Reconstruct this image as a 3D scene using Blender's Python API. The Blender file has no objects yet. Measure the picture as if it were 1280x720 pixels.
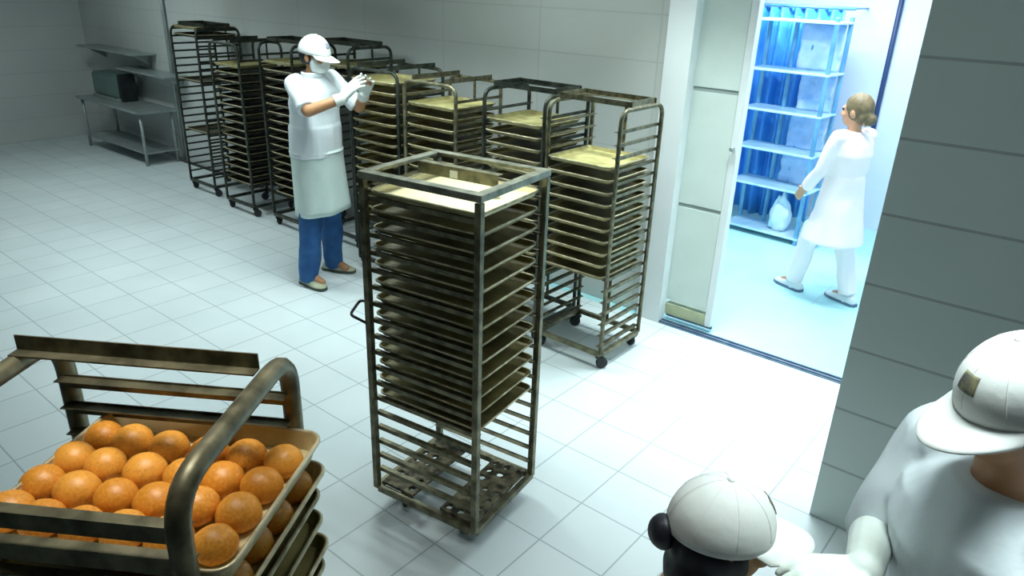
import bpy, bmesh, math, random
from mathutils import Vector, Matrix, noise
random.seed(7)
T = 0.31                                    # one floor tile, metres; lengths in tiles are multiplied by T
sc = bpy.context.scene
COL = sc.collection
V = Vector
ORD = ['top', 'second', 'third', 'fourth', 'fifth', 'sixth', 'seventh', 'eighth', 'ninth', 'tenth', 'eleventh',
       'twelfth', 'thirteenth', 'fourteenth', 'fifteenth', 'sixteenth', 'seventeenth', 'eighteenth']
R = math.radians

# ------------------------------------------------------------------ camera
RX, ROLL, YAW, FPX = 0.39999, 0.035244, -0.679203, 906.76
CAM = V((4.47669, -6.32813, 6.95481)) * T
fw = V((math.sin(YAW) * math.cos(RX), math.cos(YAW) * math.cos(RX), -math.sin(RX)))
rt0 = V((math.cos(YAW), -math.sin(YAW), 0)); up0 = rt0.cross(fw)
rt = math.cos(ROLL) * rt0 + math.sin(ROLL) * up0
up = -math.sin(ROLL) * rt0 + math.cos(ROLL) * up0
cam_d = bpy.data.cameras.new('camera'); cam = bpy.data.objects.new('camera', cam_d); COL.objects.link(cam)
cam.matrix_world = Matrix(((rt.x, up.x, -fw.x, CAM.x), (rt.y, up.y, -fw.y, CAM.y), (rt.z, up.z, -fw.z, CAM.z), (0, 0, 0, 1)))
cam_d.sensor_width = 36; cam_d.lens = FPX / 1280 * 36; cam_d.clip_start = 0.05; cam_d.clip_end = 60
sc.camera = cam

# ------------------------------------------------------------------ materials
def lin(c):
    return tuple(((v / 12.92) if v <= 0.04045 else ((v + 0.055) / 1.055) ** 2.4) for v in c)
def new_mat(name):
    m = bpy.data.materials.new(name); m.use_nodes = True
    nt = m.node_tree; b = nt.nodes['Principled BSDF']
    return m, nt, b
def mat(name, c1, c2=None, scale=6.0, rough=0.5, metal=0.0, detail=4, lo=0.35, hi=0.65, bump=0.0, bscale=40, rnd=0.0, spec=0.5):
    """two linear colours mixed by object-space noise, optional bump and a per-object value shift"""
    m, nt, b = new_mat(name)
    b.inputs['Roughness'].default_value = rough; b.inputs['Metallic'].default_value = metal
    b.inputs['Specular IOR Level'].default_value = spec
    tc = nt.nodes.new('ShaderNodeTexCoord')
    n = nt.nodes.new('ShaderNodeTexNoise'); n.inputs['Scale'].default_value = scale; n.inputs['Detail'].default_value = detail
    nt.links.new(tc.outputs['Object'], n.inputs['Vector'])
    r = nt.nodes.new('ShaderNodeValToRGB')
    r.color_ramp.elements[0].position = lo; r.color_ramp.elements[0].color = (*c1, 1)
    r.color_ramp.elements[1].position = hi; r.color_ramp.elements[1].color = (*(c2 or c1), 1)
    if rnd:
        oi = nt.nodes.new('ShaderNodeObjectInfo')
        ad = nt.nodes.new('ShaderNodeVectorMath'); ad.operation = 'ADD'
        mu = nt.nodes.new('ShaderNodeVectorMath'); mu.operation = 'SCALE'; mu.inputs[0].default_value = (7, 13, 5)
        nt.links.new(oi.outputs['Random'], mu.inputs['Scale']); nt.links.new(tc.outputs['Object'], ad.inputs[0])
        nt.links.new(mu.outputs[0], ad.inputs[1]); nt.links.new(ad.outputs[0], n.inputs['Vector'])
        sh = nt.nodes.new('ShaderNodeMath'); sh.operation = 'MULTIPLY_ADD'; sh.inputs[1].default_value = rnd; sh.inputs[2].default_value = -rnd / 2
        su = nt.nodes.new('ShaderNodeMath'); su.operation = 'ADD'
        nt.links.new(oi.outputs['Random'], sh.inputs[0]); nt.links.new(n.outputs['Fac'], su.inputs[0]); nt.links.new(sh.outputs[0], su.inputs[1])
        nt.links.new(su.outputs[0], r.inputs['Fac'])
    else:
        nt.links.new(n.outputs['Fac'], r.inputs['Fac'])
    nt.links.new(r.outputs['Color'], b.inputs['Base Color'])
    if bump:
        n2 = nt.nodes.new('ShaderNodeTexNoise'); n2.inputs['Scale'].default_value = bscale; n2.inputs['Detail'].default_value = 3
        nt.links.new(tc.outputs['Object'], n2.inputs['Vector'])
        bp = nt.nodes.new('ShaderNodeBump'); bp.inputs['Strength'].default_value = bump; bp.inputs['Distance'].default_value = 0.01
        nt.links.new(n2.outputs['Fac'], bp.inputs['Height']); nt.links.new(bp.outputs[0], b.inputs['Normal'])
    return m
def tile_mat(name, c1, c2, grout, w, h, gap, rough, axis='floor', offset=0.0, origin=(0, 0, 0), stain=0.15):
    m, nt, b = new_mat(name)
    b.inputs['Roughness'].default_value = rough
    tc = nt.nodes.new('ShaderNodeTexCoord'); mp = nt.nodes.new('ShaderNodeMapping')
    if axis == 'xz': mp.inputs['Rotation'].default_value = (R(-90), 0, 0)
    mp.inputs['Location'].default_value = origin
    nt.links.new(tc.outputs['Object'], mp.inputs['Vector'])
    br = nt.nodes.new('ShaderNodeTexBrick'); br.offset = offset; br.squash = 1
    br.inputs['Scale'].default_value = 1; br.inputs['Brick Width'].default_value = w; br.inputs['Row Height'].default_value = h
    br.inputs['Mortar Size'].default_value = gap; br.inputs['Mortar Smooth'].default_value = 0.3; br.inputs['Bias'].default_value = 0
    br.inputs['Color1'].default_value = (*c1, 1); br.inputs['Color2'].default_value = (*c2, 1); br.inputs['Mortar'].default_value = (*grout, 1)
    nt.links.new(mp.outputs[0], br.inputs['Vector'])
    n = nt.nodes.new('ShaderNodeTexNoise'); n.inputs['Scale'].default_value = 1.7; n.inputs['Detail'].default_value = 5
    nt.links.new(tc.outputs['Object'], n.inputs['Vector'])
    mr = nt.nodes.new('ShaderNodeMapRange'); mr.inputs['From Min'].default_value = .3; mr.inputs['From Max'].default_value = .7
    mr.inputs['To Min'].default_value = 1 - stain; mr.inputs['To Max'].default_value = 1
    nt.links.new(n.outputs['Fac'], mr.inputs['Value'])
    mx = nt.nodes.new('ShaderNodeVectorMath'); mx.operation = 'SCALE'
    nt.links.new(br.outputs['Color'], mx.inputs[0]); nt.links.new(mr.outputs[0], mx.inputs['Scale'])
    nt.links.new(mx.outputs[0], b.inputs['Base Color'])
    bp = nt.nodes.new('ShaderNodeBump'); bp.inputs['Strength'].default_value = .3; bp.inputs['Distance'].default_value = .002; bp.invert = True
    nt.links.new(br.outputs['Fac'], bp.inputs['Height']); nt.links.new(bp.outputs[0], b.inputs['Normal'])
    return m
def emit(name, c, s):
    m, nt, b = new_mat(name)
    b.inputs['Base Color'].default_value = (.8, .8, .8, 1)
    b.inputs['Emission Color'].default_value = (*c, 1); b.inputs['Emission Strength'].default_value = s
    return m

M = {}
M['floor'] = tile_mat('floor_tile', (.70, .76, .78), (.66, .73, .755), (.40, .46, .48), T, T, .0042, .42, stain=.10)
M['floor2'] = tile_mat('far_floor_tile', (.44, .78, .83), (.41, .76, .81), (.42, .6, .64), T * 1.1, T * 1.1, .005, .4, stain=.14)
M['wall'] = tile_mat('painted_block_wall', (.59, .62, .60), (.575, .605, .585), (.51, .54, .52), 3.05 * T, .92 * T, .006, .6, 'xz', 0, (0, 0, 0), .06)
M['pier'] = tile_mat('pier_tile', (.74, .84, .81), (.72, .82, .79), (.46, .52, .51), 9 * T, .905 * T, .006, .4, 'xz', 0, (0, 0, 0), .06)
M['grey_wall'] = mat('grey_wall_paint', (.20, .22, .215), (.23, .25, .245), 3, .7)
M['white_paint'] = mat('white_paint', (.74, .78, .79), (.70, .74, .75), 3, .45)
M['door_paint'] = mat('door_paint', (.62, .70, .66), (.57, .65, .61), 4, .45)
M['groove'] = mat('door_groove', (.30, .36, .34), None, 4, .6)
M['kick'] = mat('kick_strip', (.46, .48, .30), (.38, .41, .26), 12, .4)
M['rail'] = mat('floor_rail', (.10, .15, .24), (.16, .22, .30), 14, .4, .3)
M['ceiling'] = mat('ceiling_paint', (.34, .36, .355), None, 3, .8)
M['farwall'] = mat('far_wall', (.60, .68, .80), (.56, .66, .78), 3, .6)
M['steel'] = mat('rack_steel', (.082, .076, .044), (.23, .21, .13), 22, .42, .55, rnd=.1)
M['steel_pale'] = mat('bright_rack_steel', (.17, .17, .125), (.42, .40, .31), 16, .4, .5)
M['steel_shaded'] = mat('shaded_rack_steel', (.022, .028, .022), (.075, .082, .062), 18, .45, .5, rnd=.15)  # rack steel with its colour lowered to stand in for shade
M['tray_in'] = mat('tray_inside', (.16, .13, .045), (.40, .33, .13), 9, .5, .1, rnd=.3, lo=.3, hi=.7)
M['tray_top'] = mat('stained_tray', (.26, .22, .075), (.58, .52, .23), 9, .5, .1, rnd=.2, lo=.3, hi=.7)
M['tray_pale'] = mat('pale_tray_inside', (.66, .57, .32), (.40, .32, .14), 8, .5, .05, lo=.4, hi=.75)
M['tray_shaded'] = mat('shaded_tray_inside', (.03, .027, .014), (.085, .075, .035), 9, .5, .1, rnd=.3, lo=.3, hi=.7)  # tray inside darkened in colour for the shade on the left racks
M['tray_out'] = mat('tray_outside', (.022, .019, .010), (.075, .064, .030), 14, .5, .3, rnd=.2)
M['tray_rim'] = mat('tray_rim', (.28, .24, .13), (.60, .53, .35), 20, .38, .45, rnd=.2)
M['cream'] = mat('floured_tray', (.90, .80, .48), (.50, .34, .12), 7, .6, 0, lo=.60, hi=.80)
M['crust'] = mat('crusted_plate', (.03, .026, .016), (.24, .205, .125), 26, .8, .1, bump=.6, bscale=60)
M['rubber'] = mat('caster_rubber', (.012, .013, .014), (.03, .03, .03), 20, .6)
M['bun'] = mat('bun_crust', (.62, .235, .020), (.78, .35, .048), 7, .42, 0, rnd=.3, bump=.06, bscale=30)
M['tag'] = mat('white_tag', (.75, .75, .68), None, 8, .5)
M['skin'] = mat('skin', (.42, .20, .09), (.50, .25, .12), 14, .5)
M['skin_pale'] = mat('skin_pale', (.52, .27, .15), (.58, .32, .19), 14, .5)
M['skin_warm'] = mat('skin_warm', (.55, .28, .11), (.6, .32, .13), 14, .5)
M['cloth'] = mat('white_cotton', (.74, .79, .83), (.68, .74, .78), 5, .85, bump=.25, bscale=18)
M['cloth2'] = mat('coat_cotton', (.93, .84, .84), (.90, .80, .81), 5, .85, bump=.2, bscale=18)
M['apron'] = mat('apron_cotton', (.64, .74, .71), (.56, .67, .64), 6, .85, bump=.3, bscale=16)
M['jeans'] = mat('blue_denim', (.012, .075, .235), (.025, .125, .33), 9, .8, bump=.2, bscale=30)
M['shoe'] = mat('shoe_canvas', (.55, .56, .40), (.42, .45, .30), 24, .7)
M['sole'] = mat('shoe_sole', (.05, .07, .05), (.08, .1, .07), 30, .7)
M['hair'] = mat('black_hair', (.004, .004, .007), (.010, .010, .018), 40, .5)
M['brown_hair'] = mat('brown_hair', (.10, .075, .035), (.17, .125, .06), 40, .6)
M['cap'] = mat('cap_cotton', (.76, .76, .73), (.71, .72, .70), 6, .85, bump=.15, bscale=30)
M['logo'] = mat('cap_patch', (.05, .05, .075), (.22, .2, .1), 60, .7)
M['logo_pale'] = mat('pale_cap_patch', (.20, .24, .33), (.3, .33, .4), 60, .7)
M['glove'] = mat('white_glove', (.70, .74, .70), (.62, .66, .60), 10, .55)
M['mask'] = mat('white_mask', (.72, .77, .76), None, 6, .8)
M['eye'] = mat('eye', (.02, .015, .01), None, 6, .2)
M['tarp'] = mat('blue_sheet', (.03, .28, .82), (.12, .46, .90), 2.0, .35, lo=.3, hi=.7)
M['wrap'] = mat('pale_wrap', (.55, .80, .92), (.75, .90, .95), 6, .3)
M['shelf_blue'] = mat('pale_blue_shelf', (.34, .62, .82), (.55, .78, .90), 6, .35)
M['bluesteel'] = mat('blue_rack', (.08, .28, .50), (.16, .42, .62), 6, .4, .2)
M['bluewrap'] = mat('blue_wrap', (.28, .50, .86), (.48, .66, .92), 5, .35)
M['strip'] = mat('blue_strip', (.02, .045, .13), None, 6, .5)
M['table'] = mat('table_steel', (.30, .35, .34), (.38, .43, .42), 8, .35, .4)
M['teal'] = mat('teal_cover', (.10, .17, .155), (.13, .2, .18), 6, .5)
M['black'] = mat('black_metal', (.012, .016, .016), (.025, .03, .03), 12, .5, .3)
M['stool'] = mat('stool_wood', (.25, .15, .07), (.32, .2, .1), 12, .5)
M['lamp_body'] = mat('lamp_body', (.75, .76, .76), None, 4, .4)
M['lamp_on'] = emit('lamp_tube', (.86, 1.0, .98), 7)

# ------------------------------------------------------------------ object helpers
def link(name, me, m, parent=None, loc=None):
    o = bpy.data.objects.new(name, me); COL.objects.link(o)
    if m is not None and not me.materials:
        for x in (m if isinstance(m, (list, tuple)) else [m]): me.materials.append(x)
    if parent is not None: o.parent = parent
    if loc is not None: o.location = loc
    return o
def mesh_of(bm, name, smooth=False, recalc=True):
    if recalc: bmesh.ops.recalc_face_normals(bm, faces=bm.faces[:])
    me = bpy.data.meshes.new(name); bm.to_mesh(me); bm.free()
    if smooth:
        for p in me.polygons: p.use_smooth = True
    return me
def obj(name, bm, m, parent=None, loc=None, smooth=False):
    return link(name, mesh_of(bm, name, smooth), m, parent, loc)
def thing(name, label, cat, loc=(0, 0, 0), rz=0.0, group=None):
    o = bpy.data.objects.new(name, None); COL.objects.link(o); o.empty_display_size = .1
    o.location = loc; o.rotation_euler = (0, 0, rz)
    return tag(o, label, cat, group)
def tag(o, label, cat, group=None):
    o['label'] = label; o['category'] = cat
    if group: o['group'] = group
    return o
def struct(o, label=None, cat=None):
    o['kind'] = 'structure'
    if label: o['label'] = label
    if cat: o['category'] = cat
    return o
def box(bm, x0, x1, y0, y1, z0, z1, mt=None, mi=0):
    vs = [bm.verts.new(p) for p in ((x0, y0, z0), (x1, y0, z0), (x1, y1, z0), (x0, y1, z0), (x0, y0, z1), (x1, y0, z1), (x1, y1, z1), (x0, y1, z1))]
    if mt is not None:
        for v in vs: v.co = mt @ v.co
    for f in ((0, 3, 2, 1), (4, 5, 6, 7), (0, 1, 5, 4), (1, 2, 6, 5), (2, 3, 7, 6), (3, 0, 4, 7)):
        bm.faces.new([vs[i] for i in f]).material_index = mi
    return vs
def bevel_box(x0, x1, y0, y1, z0, z1, b=.004, seg=2):
    bm = bmesh.new(); box(bm, x0, x1, y0, y1, z0, z1)
    bmesh.ops.recalc_face_normals(bm, faces=bm.faces[:])
    bmesh.ops.bevel(bm, geom=bm.edges[:], offset=b, segments=seg, affect='EDGES')
    return bm
def prism(bm, pts2, axis, a, b):
    """extrude a 2D outline along an axis ('x','y','z') from a to b"""
    def P(u, v, w):
        return {'x': (w, u, v), 'y': (u, w, v), 'z': (u, v, w)}[axis]
    A = [bm.verts.new(P(u, v, a)) for u, v in pts2]; B = [bm.verts.new(P(u, v, b)) for u, v in pts2]
    n = len(A)
    for i in range(n): bm.faces.new((A[i], A[(i + 1) % n], B[(i + 1) % n], B[i]))
    bm.faces.new(A[::-1]); bm.faces.new(B)
def fillet(pts, rad, seg=6):
    out = [V(pts[0])]
    for i in range(1, len(pts) - 1):
        p, a, b = V(pts[i]), V(pts[i - 1]), V(pts[i + 1])
        da, db = (a - p).normalized(), (b - p).normalized()
        for k in range(seg + 1):
            t = k / seg
            out.append((p + da * rad) * (1 - t) ** 2 + p * 2 * t * (1 - t) + (p + db * rad) * t * t)
    out.append(V(pts[-1])); return out
def tube(bm, pts, r, n=10, closed=False):
    pts = [V(p) for p in pts]; rings = []; N = len(pts); nrm = None
    for i, p in enumerate(pts):
        if closed: d = (pts[(i + 1) % N] - pts[i - 1]).normalized()
        else: d = (pts[min(i + 1, N - 1)] - pts[max(i - 1, 0)]).normalized()
        if nrm is None: nrm = d.orthogonal().normalized()
        nrm = (nrm - d * nrm.dot(d)).normalized(); bn = d.cross(nrm)
        rr = r[i] if isinstance(r, (list, tuple)) else r
        rings.append([bm.verts.new(p + (nrm * math.cos(2 * math.pi * k / n) + bn * math.sin(2 * math.pi * k / n)) * rr) for k in range(n)])
    for i in range(N if closed else N - 1):
        A, B = rings[i], rings[(i + 1) % N]
        for k in range(n): bm.faces.new((A[k], A[(k + 1) % n], B[(k + 1) % n], B[k]))
    if not closed: bm.faces.new(rings[0][::-1]); bm.faces.new(rings[-1])
def loft(bm, rings, cap=True):
    """rings: lists of equally many points"""
    rr = [[bm.verts.new(p) for p in r] for r in rings]; n = len(rr[0])
    for A, B in zip(rr, rr[1:]):
        for k in range(n): bm.faces.new((A[k], A[(k + 1) % n], B[(k + 1) % n], B[k]))
    if cap: bm.faces.new(rr[0][::-1]); bm.faces.new(rr[-1])
def ell_ring(c, rx, ry, n=24, ux=V((1, 0, 0)), uy=V((0, 1, 0)), p=2.0):
    out = []
    for k in range(n):
        a = 2 * math.pi * k / n; ca, sa = math.cos(a), math.sin(a)
        out.append(V(c) + ux * (rx * math.copysign(abs(ca) ** (2 / p), ca)) + uy * (ry * math.copysign(abs(sa) ** (2 / p), sa)))
    return out
def ellipsoid(bm, c, r, rot=None, u=20, v=14):
    m = Matrix.Translation(V(c)) @ (rot.to_4x4() if rot is not None else Matrix.Identity(4)) @ Matrix.Diagonal((*r, 1))
    bmesh.ops.create_uvsphere(bm, u_segments=u, v_segments=v, radius=1, matrix=m)
def capsule(bm, p0, r0, p1, r1, round0=True, round1=True, n=14):
    p0, p1 = V(p0), V(p1); d = (p1 - p0).normalized(); nx = d.orthogonal().normalized(); ny = d.cross(nx)
    loft(bm, [ell_ring(p0, r0, r0, n, nx, ny), ell_ring(p1, r1, r1, n, nx, ny)])
    if round0: bmesh.ops.create_uvsphere(bm, u_segments=n, v_segments=10, radius=r0, matrix=Matrix.Translation(p0))
    if round1: bmesh.ops.create_uvsphere(bm, u_segments=n, v_segments=10, radius=r1, matrix=Matrix.Translation(p1))
def chain(bm, pts, rads):
    for i in range(len(pts) - 1): capsule(bm, pts[i], rads[i], pts[i + 1], rads[i + 1])
def fuse(name, bm, m, parent, voxel=.008, smooth=3, wob=0.0, wscale=9, mt=None):
    """one continuous surface out of overlapping closed shapes"""
    me = mesh_of(bm, name)
    if mt is not None: me.transform(mt)
    o = bpy.data.objects.new(name, me); COL.objects.link(o)
    md = o.modifiers.new('r', 'REMESH'); md.mode = 'VOXEL'; md.voxel_size = voxel
    dg = bpy.context.evaluated_depsgraph_get(); dg.update()
    me2 = bpy.data.meshes.new_from_object(o.evaluated_get(dg)); bpy.data.objects.remove(o)
    b2 = bmesh.new(); b2.from_mesh(me2)
    for _ in range(smooth): bmesh.ops.smooth_vert(b2, verts=b2.verts[:], factor=.5, use_axis_x=True, use_axis_y=True, use_axis_z=True)
    if wob:
        b2.normal_update()
        for v in b2.verts: v.co += v.normal * noise.noise(V((v.co.x, v.co.y, v.co.z * .55)) * wscale) * wob
    me2.materials.clear()
    for f in b2.faces: f.smooth = True; f.material_index = 0
    b2.to_mesh(me2); b2.free(); me2.name = name
    return link(name, me2, m, parent)

# ------------------------------------------------------------------ the room
def slab(name, x0, x1, y0, y1, z0, z1, m):
    bm = bmesh.new(); box(bm, x0 * T, x1 * T, y0 * T, y1 * T, z0 * T, z1 * T)
    return struct(obj(name, bm, m))
XL, XR, YF, YB, ZC = -31.0, 10.0, -13.0, 7.45, 9.6
YB2 = 18.2
slab('floor', XL, XR, YF, 7.22, -.4, 0, M['floor'])
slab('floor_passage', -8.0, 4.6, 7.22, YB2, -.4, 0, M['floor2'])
slab('ceiling', XL - .5, XR + .5, YF - .5, 7.22, ZC, ZC + .4, M['ceiling'])
slab('ceiling_passage', -8.5, 5, 7.22, YB2 + .5, ZC, ZC + .4, M['ceiling'])
slab('wall_back', XL, -2.78, YB, YB + .55, 0, ZC, M['wall'])
slab('wall_header', -2.78, 2.6, YB, YB + .55, 7.6, ZC, M['wall'])
slab('wall_left', XL - .5, XL, YF, YB + .5, 0, ZC, M['wall'])
slab('wall_right', XR, XR + .5, YF, 3.02, 0, ZC, M['grey_wall'])
slab('wall_front', XL, XR, YF - .5, YF, 0, ZC, M['grey_wall'])
slab('wall_pier', 2.6, XR, 3.02, 8.0, 0, ZC, M['pier'])
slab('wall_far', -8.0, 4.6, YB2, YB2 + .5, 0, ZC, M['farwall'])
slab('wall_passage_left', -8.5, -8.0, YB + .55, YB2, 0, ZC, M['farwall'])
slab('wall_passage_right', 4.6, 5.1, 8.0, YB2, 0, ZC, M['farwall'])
# white door casing: two jambs and a head
bm = bmesh.new(); box(bm, -2.78 * T, -2.22 * T, 7.22 * T, 7.5 * T, 0, 7.6 * T); box(bm, -2.78 * T, -2.4 * T, 7.5 * T, 8.05 * T, 0, 7.6 * T)
bmesh.ops.remove_doubles(bm, verts=bm.verts[:], dist=1e-6)
struct(obj('trim_1', bm, M['white_paint']))
bm = bmesh.new(); box(bm, -2.78 * T, 2.6 * T, 7.22 * T, 7.45 * T, 7.6 * T, 8.0 * T); struct(obj('trim_2', bm, M['white_paint']))
# steel floor rail across the doorway
bm = bmesh.new(); box(bm, -2.22 * T, 2.6 * T, 7.23 * T, 7.44 * T, 0, .006)
box(bm, -2.22 * T, 2.6 * T, 7.27 * T, 7.31 * T, .006, .016); box(bm, -2.22 * T, 2.6 * T, 7.38 * T, 7.42 * T, .006, .016)
struct(obj('trim_3', bm, M['rail']))
# the sliding door leaf, half open
dr = bpy.data.objects.new('door_1', None); COL.objects.link(dr); dr.location = (-1.68 * T, 7.62 * T, .012)
struct(dr)
hw, th = .56 * T, .10 * T
def dpart(name, x0, x1, z0, z1, m, y0=-th, y1=th):
    return obj(name, bevel_box(x0, x1, y0, y1, z0, z1, .003), m, dr)
for i, (a, b) in enumerate(((.45, 2.62), (2.70, 5.02), (5.10, 7.5))):
    dpart('door_panel', -hw, hw - .045, a * T, b * T, M['door_paint'])
for z in (2.66, 5.06):
    dpart('door_groove', -hw, hw - .046, (z - .045) * T, (z + .045) * T, M['groove'], -th + .006, th - .006)
dpart('door_stile', hw - .045, hw, .10 * T, 7.5 * T, M['white_paint'], -th - .004, th + .004)
dpart('door_kick_strip', -hw, hw - .045, .10 * T, .36 * T, M['kick'], -th - .003, th + .003)
dpart('door_bottom_seal', -hw, hw, .02 * T, .10 * T, M['rail'], -.01, .01)
bm = bmesh.new(); tube(bm, [(hw - .022, -th - .004, 4.02 * T), (hw - .022, -th - .03, 4.02 * T)], .008, 10)
ellipsoid(bm, (hw - .022, -th - .036, 4.02 * T), (.017, .012, .017)); obj('door_handle', bm, M['table'], dr, smooth=True)

# ------------------------------------------------------------------ lamps of the two rooms, plus added unseen fill lamps
def ceiling_lamp(x, y, L, W, power, col, label, rz=0, spread=180, drop=0.30):
    z = ZC * T
    t = thing('ceiling_lamp', label, 'lamp', (x * T, y * T, z - drop), rz, 'ceiling lamps')
    bm = bmesh.new()
    prism(bm, [(-W / 2, 0), (W / 2, 0), (W / 4, .07), (-W / 4, .07)], 'x', -L / 2, L / 2)
    obj('housing', bm, M['lamp_body'], t)
    for s in (-1, 1):
        bm = bmesh.new(); tube(bm, [(-L / 2 + .02, s * W / 4, -.014), (L / 2 - .02, s * W / 4, -.014)], .012, 10)
        obj('tube', bm, M['lamp_on'], t, smooth=True)
        bm = bmesh.new(); tube(bm, [(s * L / 3, 0, .07), (s * L / 3, 0, drop)], .005, 8); obj('hanger', bm, M['lamp_body'], t)
    ld = bpy.data.lights.new('lamp_light', 'AREA'); ld.shape = 'RECTANGLE'; ld.size = L; ld.size_y = W
    ld.energy = power; ld.color = col; ld.spread = R(spread)
    lo = bpy.data.objects.new('lamp_light', ld); COL.objects.link(lo); lo.location = (x * T, y * T, z - drop - .035); lo.rotation_euler = (0, 0, rz)
cool = (.84, 1.0, .985)
ceiling_lamp(-.9, 5.8, 1.3, .28, 20, cool, 'ceiling lamp above the rack beside the doorway', 0, 74)
ceiling_lamp(-4.9, 4.2, 1.3, .28, 8, cool, 'added unseen lamp brightening the back wall behind the square rack', 0, 165)  # unseen wide lamp added to lift the back wall
ceiling_lamp(-7.0, 2.8, 1.3, .28, 25, cool, 'ceiling lamp above the masked worker in the apron', 0, 112)
ceiling_lamp(-14.0, .8, 1.3, .28, 28, cool, 'ceiling lamp towards the far left wall', 0, 140)
ceiling_lamp(-21.5, 2.4, 1.3, .28, 24, cool, 'added unseen lamp above the leftmost rack brightening the upper wall', 0, 170)  # extra unseen lamp put in to light the wall's left end
ceiling_lamp(-1.2, .0, .6, .2, 2.6, cool, 'added short low-hung lamp brightening the square rack mid-floor', 0, 56, .5)  # added low and narrow so the rack top brightens more than the floor
ceiling_lamp(.9, -4.6, .6, .2, 3.2, (1, .97, .88), 'added short low-hung lamp brightening the bun cart', R(30), 80, .5)  # added close above the buns, lights them and spares the floor
ceiling_lamp(4.2, -2.0, .6, .2, 7, cool, 'added short low-hung lamp brightening the two workers at the lower right', 0, 90, .5)  # added unseen lamp, lifts the cap, shirts and pier
ceiling_lamp(-.5, 10.4, 1.3, .3, 72, (.86, .96, 1.0), 'ceiling lamp just beyond the doorway', 0, 180)
ceiling_lamp(-2.2, 14.6, 1.3, .3, 56, (.80, .93, 1.0), 'ceiling lamp over the blue rack', 0, 180)
w = bpy.data.worlds.new('world'); sc.world = w; w.use_nodes = True
w.node_tree.nodes['Background'].inputs['Color'].default_value = (.5, .6, .62, 1); w.node_tree.nodes['Background'].inputs['Strength'].default_value = .05

# ------------------------------------------------------------------ trays
CACHE = {}
def rrect(w, l, r, z, seg=5):
    out = []
    for cx, cy, a0 in ((w / 2 - r, l / 2 - r, 0), (-w / 2 + r, l / 2 - r, 90), (-w / 2 + r, -l / 2 + r, 180), (w / 2 - r, -l / 2 + r, 270)):
        for k in range(seg + 1):
            a = R(a0 + 90 * k / seg); out.append(V((cx + r * math.cos(a), cy + r * math.sin(a), z)))
    return out
TH = .024
def tray_meshes(w, l, TH=TH):
    key = ('tray', round(w, 3), round(l, 3), TH)
    if key in CACHE: return CACHE[key]
    bm = bmesh.new(); r = .032
    prof = [(.040, .0025), (.022, .0025), (.012, .006), (.004, TH), (.0, TH), (.0, TH - .004), (.003, TH - .004), (.013, .003), (.024, 0), (.040, 0)]
    rings = [rrect(w - 2 * i, l - 2 * i, max(r - i * .5, .008), z) for i, z in prof]
    loft(bm, rings, cap=False)
    bm.verts.ensure_lookup_table(); n = len(rings[0])
    f1 = bm.faces.new(bm.verts[0:n]); f2 = bm.faces.new(bm.verts[(len(prof) - 1) * n:len(prof) * n][::-1])
    bmesh.ops.recalc_face_normals(bm, faces=bm.faces[:])
    bm.faces.ensure_lookup_table()
    for i, f in enumerate(bm.faces): f.material_index = 0 if (i < 4 * n or f is f1) else 1
    f2.material_index = 1
    pan = mesh_of(bm, 'pan', recalc=False)
    b2 = bmesh.new(); tube(b2, rrect(w - .001, l - .001, r, TH - .001), .0042, 8, closed=True)
    rim = mesh_of(b2, 'rim', True)
    CACHE[key] = (pan, rim); return CACHE[key]
def add_tray(w, l, mtx, label, group, inside=None, deep=TH):
    pan, rim = tray_meshes(w, l, deep)
    me = pan
    key = ('pan', pan.name, inside or 'tray_in')
    if key not in CACHE:
        me = pan.copy(); me.materials.clear(); me.materials.append(M[inside or 'tray_in']); me.materials.append(M['tray_out']); CACHE[key] = me
    o = link('baking_tray', CACHE[key], None); o.matrix_world = mtx
    tag(o, label, 'tray', group)
    if not rim.materials: rim.materials.append(M['tray_rim'])
    link('rim', rim, None, o)
    return o

# ------------------------------------------------------------------ racks
def cached(key, fn):
    if key not in CACHE: CACHE[key] = fn()
    return CACHE[key]
def caster(parent, x, y, zt, m_fork, turn=0.0):
    r = .036
    def fork():
        bm = bmesh.new(); tube(bm, [(0, 0, zt), (0, 0, zt - .012)], .016, 12)
        box(bm, -.017, .017, -.022, .028, zt - .018, zt - .012)
        for s in (-1, 1):
            prism(bm, [(-.016, zt - .018), (.016, zt - .018), (.030, r - .004), (.010, r - .004)], 'x', s * .017 - .0015, s * .017 + .0015)
        return mesh_of(bm, 'caster')
    def wheel():
        bm = bmesh.new(); n = 24
        rings = [ell_ring((x_, .02, r), rr, rr, n, V((0, 1, 0)), V((0, 0, 1))) for x_, rr in ((-.012, r * .5), (-.012, r * .86), (-.007, r), (.007, r), (.012, r * .86), (.012, r * .5))]
        loft(bm, rings); return mesh_of(bm, 'wheel', True)
    f = link('caster', cached(('fork', round(zt, 3), m_fork), fork), M[m_fork], parent, (x, y, 0)); f.rotation_euler = (0, 0, turn)
    link('wheel', cached(('wheel',), wheel), M['rubber'], f)
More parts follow.
